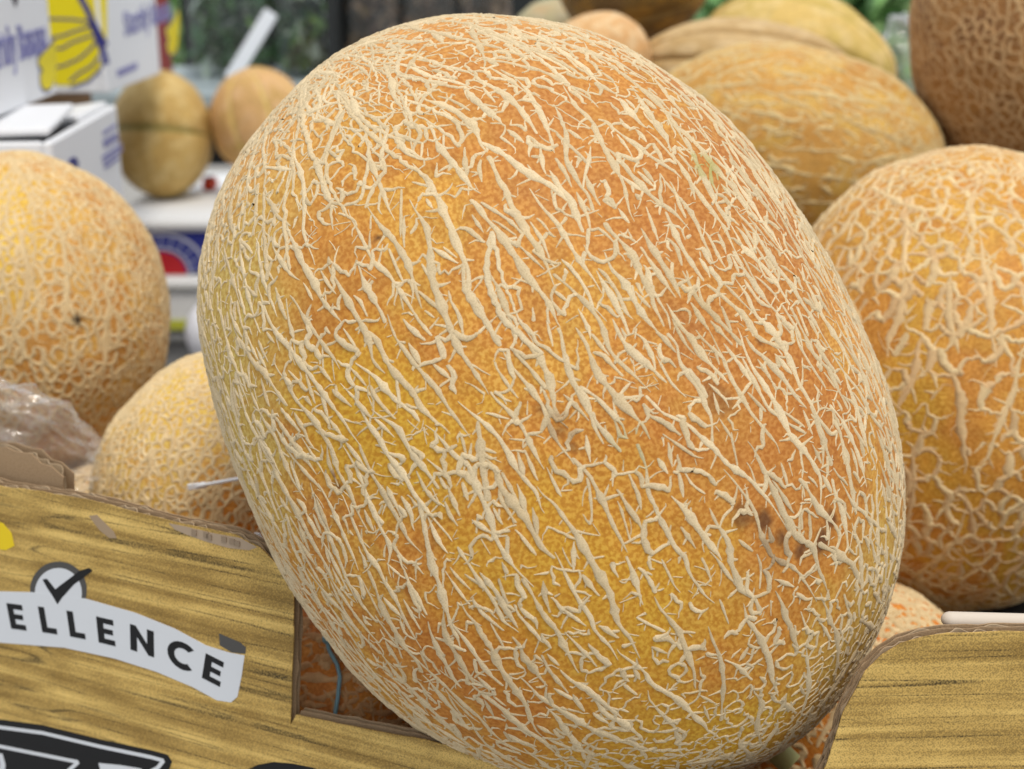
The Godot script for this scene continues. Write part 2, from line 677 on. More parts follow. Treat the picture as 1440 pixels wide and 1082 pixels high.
func hero() -> void:
	var d := 0.38
	var k := sqrt(d * d - 0.088 * 0.088) / F
	var t := thing("melon", "very large golden oval melon with fine corky netting, leaning through the crate's notch in front", "melon", at(772, 555, d), "netted melons heaped on the stall")
	var m := make_body(450 * k, 590 * k, 450 * k, 0.016, 3)
	for i in 360:
		m.rho.append(hero_radius(TAU * i / 360.0 + HERO_TURN) * k)
	t.basis = Basis(RIGHT * cos(HERO_TURN) + UP * sin(HERO_TURN), UP * cos(HERO_TURN) - RIGHT * sin(HERO_TURN), -FWD)
	var olive := lin(208, 190, 116)
	var red := lin(194, 138, 80)
	var yellow := lin(216, 178, 66)
	var tan := lin(220, 170, 104)
	var brown := lin(98, 68, 50)
	var o := {
		"seed": 21, "lite": false, "colors": [lin(206, 154, 80), lin(194, 136, 66), lin(210, 166, 84)], "skin": M.rind,
		"patches": [
			[hero_dir(300, 400), 0.75, olive, 0.95, 0.25], [hero_dir(340, 600), 0.5, olive, 0.85, 0.3], [hero_dir(420, 160), 0.5, tan, 0.8, 0.3], [hero_dir(700, 60), 0.45, tan, 0.8, 0.3],
			[hero_dir(980, 330), 0.55, red, 0.85, 0.4], [hero_dir(1000, 620), 0.42, red, 0.6, 0.5], [hero_dir(700, 150), 0.4, red, 0.5, 0.4], [hero_dir(760, 250), 0.3, red, 0.5, 0.5],
			[hero_dir(560, 600), 0.33, yellow, 0.9, 0.4], [hero_dir(800, 790), 0.4, yellow, 0.7, 0.4], [hero_dir(930, 1020), 0.45, yellow, 0.9, 0.3], [hero_dir(1190, 860), 0.4, olive, 0.7, 0.3], [hero_dir(700, 900), 0.3, lin(208, 140, 66), 0.5, 0.6],
			[hero_dir(1200, 500), 0.4, tan, 0.8, 0.3],
			[hero_dir(985, 690), 0.03, brown, 0.7, 0.9], [hero_dir(1012, 702), 0.03, brown, 0.85, 0.9], [hero_dir(1035, 722), 0.035, brown, 0.9, 0.9], [hero_dir(1060, 738), 0.03, brown, 0.85, 0.9], [hero_dir(1088, 728), 0.035, brown, 0.9, 0.9], [hero_dir(1100, 702), 0.025, brown, 0.8, 0.9], [hero_dir(755, 568), 0.03, brown, 0.9, 0.9], [hero_dir(772, 592), 0.035, brown, 0.9, 0.9], [hero_dir(786, 610), 0.025, brown, 0.7, 0.9], [hero_dir(890, 450), 0.1, lin(150, 104, 70), 0.3, 1.2], [hero_dir(950, 555), 0.05, lin(120, 84, 62), 0.5, 1.2], [hero_dir(1010, 490), 0.02, brown, 0.9, 0.5], [hero_dir(510, 662), 0.02, brown, 0.9, 0.5], [hero_dir(563, 374), 0.01, lin(60, 40, 34), 1.0, 0.3]],
		"cork": lin(230, 211, 176), "cork2": lin(218, 197, 160), "height": 0.00048, "blunt": 0.14, "wobble": 0.3, "gap": 0.0045, "swirl": 0.35, "pole_spread": 0.7, "pole_size": 0.6, "width": [0.0008, 0.0018],
		"passes": [
			{"count": 20000, "clear": [0.0036, 0.0018], "spread": 0.11, "wobble": 0.24, "length": [0.016, 0.05], "width": [0.0012, 0.0021], "branch": 0.5, "twig": [0.003, 0.007], "twig_width": 0.0012},
			{"count": 10500, "tall": 2.4, "ragged": 0.95, "keep_along": 0.9, "keep_across": 0.58, "width": [0.0006, 0.0014], "loose": 0.1, "thorn": 0.07, "belly": 0.35, "yield": 0.85},
			{"count": 26000, "clear": [0.0014, 0.0014], "spread": 0.25, "length": [0.007, 0.022], "width": [0.0007, 0.0013], "branch": 0.75, "twig": [0.002, 0.007], "twig_width": 0.001}],
		"stains": [[hero_dir(1040, 705), 0.09, lin(140, 112, 84), 0.6], [hero_dir(772, 588), 0.06, lin(150, 118, 84), 0.6], [hero_dir(975, 305), 0.07, lin(172, 168, 96), 0.8], [hero_dir(860, 600), 0.08, lin(176, 172, 130), 0.6], [hero_dir(510, 662), 0.025, lin(120, 80, 54), 0.9], [hero_dir(930, 470), 0.12, lin(196, 172, 130), 0.5]],
	}
	part("rind", rind_mesh(m, 400, 280, o), M.rind, t)
	var mesh := netting_mesh(m, o)
	part("netting", mesh, M.cork, t)
	var end := m.p(0.0, PI - 0.001)
	part("stem", tube([end + Vector3(0, 0.004, 0), end + Vector3(0.001, -0.004, 0.001), end + Vector3(0.002, -0.008, 0.002)], 0.0036, 12), mat(rgb(176, 176, 120), 0.8), t)

func net(seed_: int, colors: Array, kind: String, more := {}) -> Dictionary:
	var o := {"seed": seed_, "colors": colors, "cork": lin(236, 212, 168), "cork2": lin(226, 198, 152), "height": 0.0007, "blunt": 0.3, "wobble": 0.45, "gap": 0.006, "swirl": 0.6, "pole_spread": 1.2, "pole_size": 0.8, "width": [0.0012, 0.002]}
	if kind == "mesh":                                      # a close, even net of small cells
		o.merge({"blunt": 0.6, "width": [0.0008, 0.0015], "height": 0.0006}, true)
		o.passes = [
			{"count": more.get("cells", 4000), "tall": 1.1, "ragged": 1.2, "keep_along": 0.95, "keep_across": 0.9, "width": [0.0009, 0.0015], "loose": 0.12, "thorn": 0.06}]
	elif kind == "bands":                                   # long strips along the axis
		o.merge({"wobble": 0.22, "swirl": 0.2, "gap": 0.007, "width": [0.0014, 0.0026], "height": 0.0006}, true)
		o.passes = [
			{"count": 7000, "clear": [0.0081, 0.0027], "spread": 0.12, "length": [0.02, 0.06], "width": [0.0014, 0.0027], "branch": 0.6, "twig": [0.004, 0.01], "twig_width": 0.0016},
			{"count": 5200, "tall": 2.4, "ragged": 0.9, "keep_along": 0.9, "keep_across": 0.5, "width": [0.0008, 0.0018], "loose": 0.2, "belly": 0.4, "yield": 0.8}]
	else:                                                   # "cracked": plates between strong ridges
		o.merge({"blunt": 0.3, "wobble": 0.3, "swirl": 0.3, "gap": 0.006, "width": [0.0012, 0.0026], "height": 0.0007}, true)
		o.passes = [
			{"count": 5000, "clear": [0.0126, 0.0036], "spread": 0.25, "length": [0.02, 0.06], "width": [0.0018, 0.003], "branch": 0.85, "twig": [0.004, 0.011], "twig_width": 0.0016},
			{"count": 2600, "tall": 1.5, "ragged": 1.0, "keep_along": 0.93, "keep_across": 0.85, "width": [0.0012, 0.0024], "loose": 0.15, "thorn": 0.12, "yield": 0.8}]
	o.merge(more, true)
	return o

func heap() -> void:
	var tan := [lin(218, 178, 118), lin(206, 160, 98), lin(222, 188, 120)]
	var gold := [lin(212, 176, 110), lin(202, 160, 92), lin(216, 186, 112)]
	melon("round tan cantaloupe with a pale yellow ground spot, at the left edge behind the crate", 38, 447, 0.57, 196, 228, 6, 25, net(31, tan, "mesh", {"nt": 160, "np": 120, "patches": [[Vector3(-0.1, 0.75, 0.65).normalized(), 0.75, lin(232, 206, 100), 1.0, 0.2], [Vector3(0.62, 0.3, 0.72).normalized(), 0.05, lin(70, 56, 44), 1.0, 0.5]], "stains": [[Vector3(0.62, 0.3, 0.72).normalized(), 0.05, lin(70, 56, 44), 1.0]]}))
	melon("pale yellow netted melon just behind the left tab of the crate", 318, 690, 0.49, 180, 200, 20, 10, net(32, [lin(226, 198, 134), lin(220, 180, 108), lin(222, 198, 122)], "mesh", {"nt": 128, "np": 96, "patches": [[Vector3(-0.4, 0.8, 0.4).normalized(), 0.8, lin(230, 208, 116), 0.9, 0.2], [Vector3(0.3, 0.0, 1.0).normalized(), 0.5, lin(216, 146, 54), 0.8, 0.3]]}))
	melon("dark tan melon, a sliver in the shade between two melons at the left", 150, 765, 0.56, 112, 112, 0, 0, net(33, tan, "mesh", {"nt": 64, "np": 48}))
	melon("big orange melon with wide cracked netting, at the right edge behind the crate's right tab", 1345, 536, 0.52, 298, 330, 2, 8, net(34, [lin(212, 164, 84), lin(212, 176, 80), lin(206, 154, 80)], "cracked", {"nt": 200, "np": 150, "deep": 0.85, "spin": 0.8, "cork": lin(236, 212, 166), "cork2": lin(220, 184, 138)}))
	melon("brown netted melon in the top right corner, standing on the melons below it", 1478, 40, 0.68, 190, 240, -4, 0, net(35, [lin(172, 136, 92), lin(156, 118, 76), lin(136, 102, 68)], "mesh", {"nt": 128, "np": 96, "cork": lin(206, 172, 128), "cork2": lin(190, 152, 108), "cells": 3000}))
	melon("golden melon lying on its side with long pale bands of netting, behind the big one", 1108, 210, 0.7, 143, 218, 102, 12, net(36, gold, "bands", {"nt": 128, "np": 96, "cork": lin(228, 204, 152), "cork2": lin(216, 188, 136)}))
	melon("orange brown melon with broad pale ridges, seen through the notch below the big one", 455, 990, 0.43, 190, 205, 80, 5, net(37, [lin(224, 152, 76), lin(214, 138, 66), lin(224, 162, 84)], "bands", {"nt": 96, "np": 72, "cork": lin(232, 190, 140), "cork2": lin(222, 170, 120)}))
	melon("orange melon low in the crate, showing between the big one and the right tab", 1184, 1008, 0.46, 196, 204, 50, 15, net(38, [lin(222, 146, 70), lin(212, 132, 56), lin(222, 160, 84)], "cracked", {"nt": 96, "np": 72}))
	var smooth := {"skin": M.smooth_rind, "nt": 160, "np": 80}
	melon("beige ribbed melon lying behind the golden one with pale bands", 1050, 106, 0.83, 78, 156, 96, 0, smooth.merged({"seed": 41, "colors": [lin(206, 176, 128), lin(196, 164, 112), lin(214, 186, 140)], "ribs": 10, "rib": 0.07, "groove": lin(176, 150, 104), "spin": 0.3}))
	melon("yellowish smooth melon at the back of the heap, below the green shrubs", 1118, 92, 0.93, 100, 142, 110, 10, smooth.merged({"seed": 42, "colors": [lin(220, 188, 112), lin(206, 180, 100), lin(224, 196, 130)], "ribs": 10, "rib": 0.03, "groove": lin(196, 176, 92), "spin": 0.2}))
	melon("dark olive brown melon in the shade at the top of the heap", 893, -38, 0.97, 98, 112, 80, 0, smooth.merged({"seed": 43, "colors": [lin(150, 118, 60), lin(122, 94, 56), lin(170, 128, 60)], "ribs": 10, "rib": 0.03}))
	melon("pinkish cream melon just behind the top right shoulder of the big one", 835, 92, 0.82, 70, 84, 60, 0, smooth.merged({"seed": 44, "colors": [lin(226, 184, 132), lin(220, 172, 116), lin(230, 196, 150)]}))
	melon("pale grey green melon half hidden at the back, left of the dark olive brown one", 782, 50, 1.08, 62, 50, 0, 0, smooth.merged({"seed": 45, "colors": [lin(186, 182, 146), lin(200, 176, 136), lin(190, 180, 150)]}))
	melon("small tan melon with a dark green groove, on the white carton beside the banana boxes", 228, 190, 1.3, 90, 68, 92, 0, smooth.merged({"seed": 46, "colors": [lin(212, 180, 112), lin(200, 166, 98), lin(218, 190, 128)], "ribs": 4, "rib": 0.03, "groove": lin(122, 120, 62), "spin": 0.06, "deep": 1.0}))
	melon("small peach coloured melon with yellow grooves, on the white carton", 366, 172, 1.3, 70, 76, -14, 10, smooth.merged({"seed": 47, "colors": [lin(220, 176, 122), lin(206, 168, 104), lin(224, 184, 136)], "ribs": 8, "rib": 0.03, "groove": lin(226, 204, 116), "spin": 0.35}))


# ---------------------------------------------------------------- printed board
func board_plane(o: Vector3, yaw: float) -> Dictionary:
	return {"o": o, "h": Vector3(cos(yaw), 0, sin(yaw)), "v": Vector3.UP, "n": Vector3(-sin(yaw), 0, cos(yaw))}

func on(pl: Dictionary, px: float, py: float) -> Vector2:   # a place of the photograph on that plane, in metres
	var dir := FWD + RIGHT * ((px - 720.0) / F) - UP * ((py - 541.0) / F)
	var n: Vector3 = pl.n
	var p: Vector3 = EYE + dir * ((pl.o - EYE).dot(n) / dir.dot(n)) - pl.o
	return Vector2(p.dot(pl.h), p.dot(pl.v))

func on3(pl: Dictionary, px: float, py: float) -> Vector3:
	var q := on(pl, px, py)
	return pl.o + pl.h * q.x + pl.v * q.y

func outline(pl: Dictionary, pts: Array) -> PackedVector2Array:
	var out := PackedVector2Array()
	for p in pts: out.append(on(pl, p[0], p[1]))
	return out

func printed(called: String, pl: Dictionary, pts: PackedVector2Array, m: Material, parent: Node3D, lift: float) -> MeshInstance3D:
	return part(called, slab(pts, pl.o, pl.h, pl.v, 0.00002, lift), m, parent)

func strokes(called: String, pl: Dictionary, lines: Array, wide: float, m: Material, parent: Node3D, lift: float) -> void:
	for l in lines:
		var pts := outline(pl, l)
		for poly in Geometry2D.offset_polyline(pts, wide / 2.0, Geometry2D.JOIN_ROUND, Geometry2D.END_ROUND):
			if not Geometry2D.is_polygon_clockwise(poly):
				printed(called, pl, poly, m, parent, lift)

func frayed(pts: PackedVector2Array, step: float, rough: float) -> PackedVector2Array:
	var out := PackedVector2Array()
	for k in pts.size():
		var a := pts[k]
		var b := pts[(k + 1) % pts.size()]
		var n := maxi(1, int(a.distance_to(b) / step))
		for i in n:
			var q := a.lerp(b, float(i) / n)
			out.append(q + (b - a).orthogonal().normalized() * (rng.randfn() * rough if i > 0 else 0.0))
	return out

func lettering(called: String, text: String, font: Font, pl: Dictionary, mid: Vector2, turn: float, high: float, squeeze: float, m: Material, parent: Node3D, lift: float) -> MeshInstance3D:
	var t := TextMesh.new()
	t.text = text
	t.font = font
	t.font_size = 48
	t.pixel_size = 0.001
	t.depth = 0.001
	t.curve_step = 2.0
	var o := part(called, t, m, parent)
	var box := t.get_aabb()
	var k := high / maxf(box.size.y, 0.001)
	var b := Basis(pl.h, pl.v, pl.h.cross(pl.v)) * Basis(Vector3.BACK, turn) * Basis.from_scale(Vector3(k * squeeze, k, lift / 0.001))
	o.basis = b
	o.position = pl.o + pl.h * mid.x + pl.v * mid.y + b * (-box.get_center()) + (pl.n as Vector3) * lift * 0.6
	return o

func flutes(pl: Dictionary, path: PackedVector2Array, n0: float, n1: float, wave: float, deep: float) -> ArrayMesh:
	# a wavy paper strip inside the board along its top edge
	var st := SurfaceTool.new()
	st.begin(Mesh.PRIMITIVE_TRIANGLES)
	st.set_smooth_group(-1)
	var pts: Array = []
	var along := rng.randf()
	for k in path.size() - 1:
		var a := path[k]
		var b := path[k + 1]
		var n := maxi(2, int(a.distance_to(b) / 0.0005))
		for i in n:
			var q := a.lerp(b, float(i) / n)
			var w := 0.5 + (0.3 + 0.2 * sin(along * 83.0)) * sin(along * TAU / wave + 1.1 * sin(along * 190.0) + 0.7 * sin(along * 71.0))
			pts.append([q + Vector2(0, -0.0005 + 0.0003 * sin(along * 700.0) + 0.0005 * sin(along * 310.0)), lerpf(n0, n1, w)])
			along += a.distance_to(b) / n
	var top := func(q, dn: float, down: float) -> Vector3: return pl.o + pl.h * q[0].x + pl.v * (q[0].y - down) + pl.n * (q[1] + dn)
	for k in pts.size() - 1:
		var a = pts[k]
		var b = pts[k + 1]
		var e := 0.00022
		for f in [[top.call(a, e, 0.0), top.call(b, e, 0.0), top.call(b, -e, 0.0), top.call(a, -e, 0.0)], [top.call(a, e, deep), top.call(b, e, deep), top.call(b, e, 0.0), top.call(a, e, 0.0)], [top.call(b, -e, deep), top.call(a, -e, deep), top.call(a, -e, 0.0), top.call(b, -e, 0.0)]]:
			for i in [0, 2, 1, 0, 3, 2]: st.add_vertex(f[i])
	st.generate_normals()
	return st.commit()

func wood_print() -> ImageTexture:
	# planks as printed on the crate: soft streaks, dark broken grain lines and the dots of the print
	var W := 1024
	var H := 1024
	var n := FastNoiseLite.new()
	n.noise_type = FastNoiseLite.TYPE_SIMPLEX_SMOOTH
	n.seed = 5
	n.frequency = 0.04
	n.fractal_octaves = 5
	var streak := n.get_seamless_image(40, H)
	streak.resize(W, H, Image.INTERPOLATE_CUBIC)
	n.seed = 6
	n.frequency = 0.03
	n.fractal_octaves = 2
	var lines := n.get_seamless_image(20, H)
	lines.resize(W, H, Image.INTERPOLATE_CUBIC)
	n.seed = 7
	n.frequency = 0.009
	n.fractal_octaves = 3
	var cloud := n.get_seamless_image(W, H)
	n.seed = 8
	n.frequency = 0.3
	n.fractal_octaves = 1
	var fine := n.get_seamless_image(W, H)
	var A := streak.get_data()
	var B := lines.get_data()
	var C := cloud.get_data()
	var D := fine.get_data()
	var out := PackedByteArray()
	out.resize(W * H * 3)
	var r := RandomNumberGenerator.new()
	r.seed = 3
	for i in W * H:
		var s := A[i] / 255.0
		var c := C[i] / 255.0
		var f := D[i] / 255.0
		var l := absf(B[i] / 255.0 - 0.5) * 2.0
		var dark := clampf(1.0 - l * 11.0, 0, 1) * clampf(c * 2.4 - 0.5, 0, 1)
		var v := clampf((s - 0.5) * 1.15 + 0.5 + (c - 0.5) * 0.35, 0, 1)
		var speck := 1.0 if f * 0.6 + r.randf() * 0.5 > 0.36 + v * 0.5 else 0.0
		var k := clampf(1.0 - dark * (0.15 + f * 0.5) - speck * 0.2 + (r.randf() - 0.5) * 0.1 + 0.05 * sin(i % W * 1.57) * sin(i / W * 1.57), 0.25, 1.05)
		out[i * 3] = int((166 + 58 * v) * k)
		out[i * 3 + 1] = int((132 + 58 * v) * k)
		out[i * 3 + 2] = int((66 + 46 * v) * k)
	var im := Image.create_from_data(W, H, false, Image.FORMAT_RGB8, out)
	return ImageTexture.create_from_image(im)

func glyph(c: String) -> Array:                              # a heavy sans capital, one unit high, round its middle
	var out: Array = []
	if c == "C":
		for k in 17:
			var w := deg_to_rad(48.0 + k * 264.0 / 16)
			out.append(Vector2(0.53 * cos(w) + 0.04, 0.53 * sin(w)))
		for k in 17:
			var w := deg_to_rad(308.0 - k * 256.0 / 16)
			out.append(Vector2(0.29 * cos(w) + 0.04, 0.29 * sin(w)))
		return out
	var pts := [[-0.31, -0.5], [0.31, -0.5], [0.31, -0.29], [-0.07, -0.29], [-0.07, -0.1], [0.26, -0.1], [0.26, 0.1], [-0.07, 0.1], [-0.07, 0.29], [0.31, 0.29], [0.31, 0.5], [-0.31, 0.5]]
	if c == "L": pts = [[-0.29, -0.5], [0.3, -0.5], [0.3, -0.28], [-0.05, -0.28], [-0.05, 0.5], [-0.29, 0.5]]
	if c == "N": pts = [[-0.42, -0.5], [-0.18, -0.5], [-0.18, 0.08], [0.22, -0.5], [0.42, -0.5], [0.42, 0.5], [0.18, 0.5], [0.18, -0.08], [-0.22, 0.5], [-0.42, 0.5]]
	for p in pts: out.append(Vector2(p[0], p[1]))
	return out

func crate() -> void:
	var wood := mat(Color.WHITE, 0.62)
	wood.albedo_texture = wood_print()
	M.wood = wood
	var inner := mat(rgb(168, 142, 112), 0.9)
	inner.albedo_texture = M.grainy
	inner.uv1_triplanar = true
	inner.uv1_scale = Vector3.ONE * 30.0
	M.inner = inner
	var edge := mat(rgb(168, 146, 118), 0.9)
	var t := thing("cardboard_crate", "open cardboard crate printed like wooden planks, with a notch cut into its front wall", "crate")
	var p1 := board_plane(at(413, 900, 0.365), deg_to_rad(25))
	var bend := on(p1, 900, 1112)
	var p2 := board_plane(p1.o + p1.h * bend.x, deg_to_rad(-2))
	var low := TABLE - (p1.o as Vector3).y
	# left tab and sill, one board
	var left := PackedVector2Array()
	for q in [[-420, 585], [-160, 640], [0, 684], [120, 702], [240, 733], [330, 752], [366, 771], [395, 800], [413, 834], [411, 930], [408, 1021], [416, 1006], [520, 1027], [640, 1050]]: left.append(on(p1, q[0], q[1]))
	left.append(bend)
	left.append(Vector2(bend.x, low))
	left.append(Vector2(left[0].x, low))
	var right := PackedVector2Array([Vector2(0, low), Vector2(0, bend.y)])
	for q in [[1120, 1112], [1150, 1100], [1163, 1075], [1186, 1002], [1217, 945], [1240, 922], [1268, 905], [1300, 896], [1332, 891], [1440, 889], [2300, 880]]: right.append(on(p2, q[0], q[1]))
	right.append(Vector2(right[-1].x, low))
	var tops := [[p1, left, 0, 8], [p2, right, 4, 12]]
	for q in tops:
		var pl: Dictionary = q[0]
		var poly: PackedVector2Array = q[1]
		var fine := frayed(poly, 0.004, 0.00012)
		var wall := part("front_wall", slab(fine, pl.o, pl.h, pl.v, -0.00035, 0.0, 1.0 / 0.21), wood, t)
		part("liner", slab(frayed(poly, 0.003, 0.0002), pl.o, pl.h, pl.v, -0.0029, -0.0026), inner, wall)
		part("liner", slab(frayed(poly, 0.003, 0.0002), pl.o, pl.h, pl.v, -0.0046, -0.0042), inner, wall)
		var path := poly.slice(q[2], q[3])
		part("fluting", flutes(pl, path, -0.0005, -0.0025, 0.0046, 0.008), edge, wall)
		part("fluting", flutes(pl, path, -0.0030, -0.0041, 0.0052, 0.008), edge, wall)
	# the torn end of an inner flap at the left edge
	var flap := outline(p1, [[-160, 632], [-20, 640], [2, 648], [16, 650], [30, 664], [44, 668], [62, 684], [70, 800], [-160, 800]])
	var back := p1.duplicate()
	back.o = p1.o - p1.n * 0.0078
	var torn := part("inner_flap", slab(frayed(flap, 0.003, 0.0003), back.o, back.h, back.v, -0.0004, 0.0), inner, t)
	part("liner", slab(frayed(flap, 0.003, 0.0003), back.o, back.h, back.v, -0.0045, -0.0041), inner, torn)
	part("fluting", flutes(back, flap.slice(0, 7), -0.0006, -0.0038, 0.0066, 0.008), edge, torn)
	# the other walls and the bottom
	var x0: float = (p1.o + p1.h * left[0].x).x
	var x1: float = (p2.o + p2.h * right[-1].x).x
	var z0: float = (p1.o + p1.h * left[0].x).z - 0.006
	var z1: float = (p2.o + p2.h * right[-1].x).z - 0.006
	var far := -0.655
	for w in [[Vector3(x0 + 0.004, TABLE + 0.06, (z0 + far) / 2), Vector3(0.006, 0.12, z0 - far), "side_wall"], [Vector3(x1 - 0.004, TABLE + 0.06, (z1 + far) / 2), Vector3(0.006, 0.12, z1 - far), "side_wall"], [Vector3((x0 + x1) / 2, TABLE + 0.06, far - 0.0035), Vector3(x1 - x0, 0.12, 0.006), "back_wall"], [Vector3((x0 + x1) / 2, TABLE + 0.006, -0.53), Vector3(x1 - x0 - 0.02, 0.006, 0.24), "bottom"]]:
		part(w[2], chamfer_box(w[1], 0.001), inner, t, w[0])
	var fold := CapsuleMesh.new()
	fold.radius = 0.0024
	fold.height = 0.06
	var fo := part("folded_liner", fold, mat(rgb(206, 194, 180), 0.85), t, on3(p2, 1440, 886) + Vector3(0.0145, -0.0044, -0.0125))
	fo.basis = Basis(Vector3.BACK, PI / 2 - 0.03) * Basis.from_scale(Vector3(0.8, 1, 1))
	# the print on the left tab
	var white := mat(rgb(208, 211, 216), 0.5)
	var grey := mat(rgb(78, 76, 74), 0.6)
	var ring: Array = []
	for k in 25:
		var w := deg_to_rad(200.0 - k * 220.0 / 24)
		ring.append([82 + 40 * cos(w), 830 - 40 * sin(w)])
	printed("badge_shadow", p1, outline(p1, ring), grey, t, 0.00006)
	ring = []
	for k in 25:
		var w := deg_to_rad(205.0 - k * 230.0 / 24)
		ring.append([82 + 33 * cos(w), 834 - 35 * sin(w)])
	printed("badge", p1, outline(p1, ring), white, t, 0.0001)
	printed("ribbon_curl", p1, outline(p1, [[308, 891], [322, 897], [338, 904], [346, 911], [345, 920], [326, 918], [309, 908]]), grey, t, 0.00006)
	var band := printed("printed_ribbon", p1, outline(p1, [[-60, 832], [0, 832], [44, 833], [120, 842], [190, 862], [245, 884], [290, 908], [322, 918], [344, 922], [340, 950], [334, 980], [325, 988], [305, 985], [270, 966], [220, 945], [160, 926], [90, 911], [0, 904], [-60, 902]]), white, t, 0.00014)
	for l in [["E", 23.4, 867.6, 5.0], ["L", 67, 872.6, 6.0], ["L", 107, 879, 8.0], ["E", 149, 888, 11.0], ["N", 200, 901, 16.0], ["C", 255.5, 922, 22.0], ["E", 299.6, 942.5, 25.0], ["C", -22, 866, 4.0]]:
		var mid := on(p1, l[1], l[2])
		var w: Vector2 = on(p1, l[1] + 20 * cos(deg_to_rad(l[3])), l[2] + 20 * sin(deg_to_rad(l[3]))) - mid
		var shape := PackedVector2Array()
		for q in glyph(l[0]): shape.append(mid + (q * Vector2(0.0102, 0.0084)).rotated(w.angle() - 0.04))
		printed("letter", p1, shape, M.black_ink, band, 0.0002)
	printed("check_mark", p1, outline(p1, [[60, 815], [66, 814], [78, 829], [84, 824], [112, 803], [125, 799], [130, 803], [122, 809], [104, 822], [88, 840], [81, 850], [74, 838], [66, 826]]), M.black_ink, t, 0.0002)
	# the big logo cut off by the lower edge of the frame
	var logo := printed("logo", p1, outline(p1, [[-60, 1008], [0, 1012], [60, 1020], [140, 1040], [215, 1056], [236, 1062], [242, 1072], [236, 1086], [215, 1110], [140, 1150], [-60, 1150]]), M.black_ink, t, 0.00008)
	strokes("logo_line", p1, [[[-60, 1018], [0, 1023], [60, 1031], [140, 1050], [212, 1065], [230, 1070], [222, 1080], [200, 1092]], [[-60, 1046], [0, 1050], [60, 1062], [110, 1072], [90, 1090]]], 0.0012, white, logo, 0.00016)
	strokes("logo_line", p1, [[[140, 1078], [170, 1081], [200, 1086]], [[0, 1060], [4, 1075], [2, 1095]]], 0.0022, white, logo, 0.0002)
	printed("logo", p1, outline(p1, [[346, 1084], [362, 1076], [385, 1072], [410, 1074], [440, 1080], [470, 1090], [470, 1130], [346, 1130]]), M.black_ink, t, 0.00008)
	# where the outer paper is torn off
	var scar := printed("torn_paper", p1, outline(p1, [[237, 736], [262, 741], [300, 750], [338, 757], [362, 770], [350, 774], [322, 771], [290, 762], [262, 752], [246, 745]]), mat(rgb(166, 146, 124), 0.9), t, 0.0001)
	for k in 6:
		var x := 270.0 + k * 13.0 + 5.0 * sin(k * 2.3)
		printed("flute_ridge", p1, outline(p1, [[x, 744 + k * 3.2], [x + 7, 745.5 + k * 3.2], [x + 7, 754 + k * 3.0], [x, 752 + k * 3.0]]), mat(rgb(142, 124, 104), 0.9), scar, 0.0004)
	printed("scuff", p1, outline(p1, [[125, 726], [136, 724], [150, 738], [160, 748], [164, 757], [154, 757], [140, 746]]), mat(rgb(160, 138, 112), 0.9), t, 0.0001)
	printed("yellow_print", p1, outline(p1, [[-20, 730], [4, 736], [16, 750], [20, 768], [8, 774], [-20, 770]]), mat(rgb(226, 196, 30), 0.6), t, 0.0001)
	# the dark tray that lifts the melon at the right edge
	var seat := at(1400, 868, 0.5)
	var tray := thing("packing_tray", "black packing tray, a dark strip between the right melon and the right tab", "tray", Vector3(0.215, TABLE + 0.009, -0.505))
	var black := mat(rgb(30, 30, 32), 0.5)
	var th := seat.y - TABLE - 0.009
	part("tray_top", chamfer_box(Vector3(0.09, 0.006, 0.16), 0.002), black, tray, Vector3(0, th - 0.003, 0))
	for x in [-0.042, 0.042]: part("tray_side", chamfer_box(Vector3(0.004, th - 0.0065, 0.15), 0.001), black, tray, Vector3(x, (th - 0.0065) / 2, 0))
	# the crate behind, that carries the back of the heap
	var b := thing("cardboard_crate", "plain brown cardboard crate under the melons at the back of the heap", "crate", Vector3(0.2, TABLE, -0.86))
	for w in [[Vector3(0, 0.003, 0), Vector3(0.5, 0.006, 0.36), "bottom"], [Vector3(0, 0.1, 0.18), Vector3(0.5, 0.19, 0.006), "front_wall"], [Vector3(0, 0.1, -0.18), Vector3(0.5, 0.19, 0.006), "back_wall"], [Vector3(-0.247, 0.1, 0), Vector3(0.006, 0.19, 0.353), "side_wall"], [Vector3(0.247, 0.1, 0), Vector3(0.006, 0.19, 0.353), "side_wall"]]:
		part(w[2], chamfer_box(w[1], 0.001), inner, b, w[0])


# ---------------------------------------------------------------- small things
func tube(path: Array, r: float, sides := 8) -> ArrayMesh:
	var st := SurfaceTool.new()
	st.begin(Mesh.PRIMITIVE_TRIANGLES)
	st.set_smooth_group(0)
	var rings: Array = []
	for k in path.size():
		var T: Vector3 = (path[mini(k + 1, path.size() - 1)] - path[maxi(k - 1, 0)]).normalized()
		var S := T.cross(Vector3(0.3, 0.2, 0.9)).normalized()
		var U := T.cross(S)
		var ring: Array = []
		for i in sides: ring.append(path[k] + (S * cos(TAU * i / sides) + U * sin(TAU * i / sides)) * r)
		rings.append(ring)
	for k in path.size() - 1:
		for i in sides:
			var j := (i + 1) % sides
			for p in [rings[k][i], rings[k][j], rings[k + 1][i], rings[k][j], rings[k + 1][j], rings[k + 1][i]]: st.add_vertex(p)
	st.generate_normals()
	return st.commit()

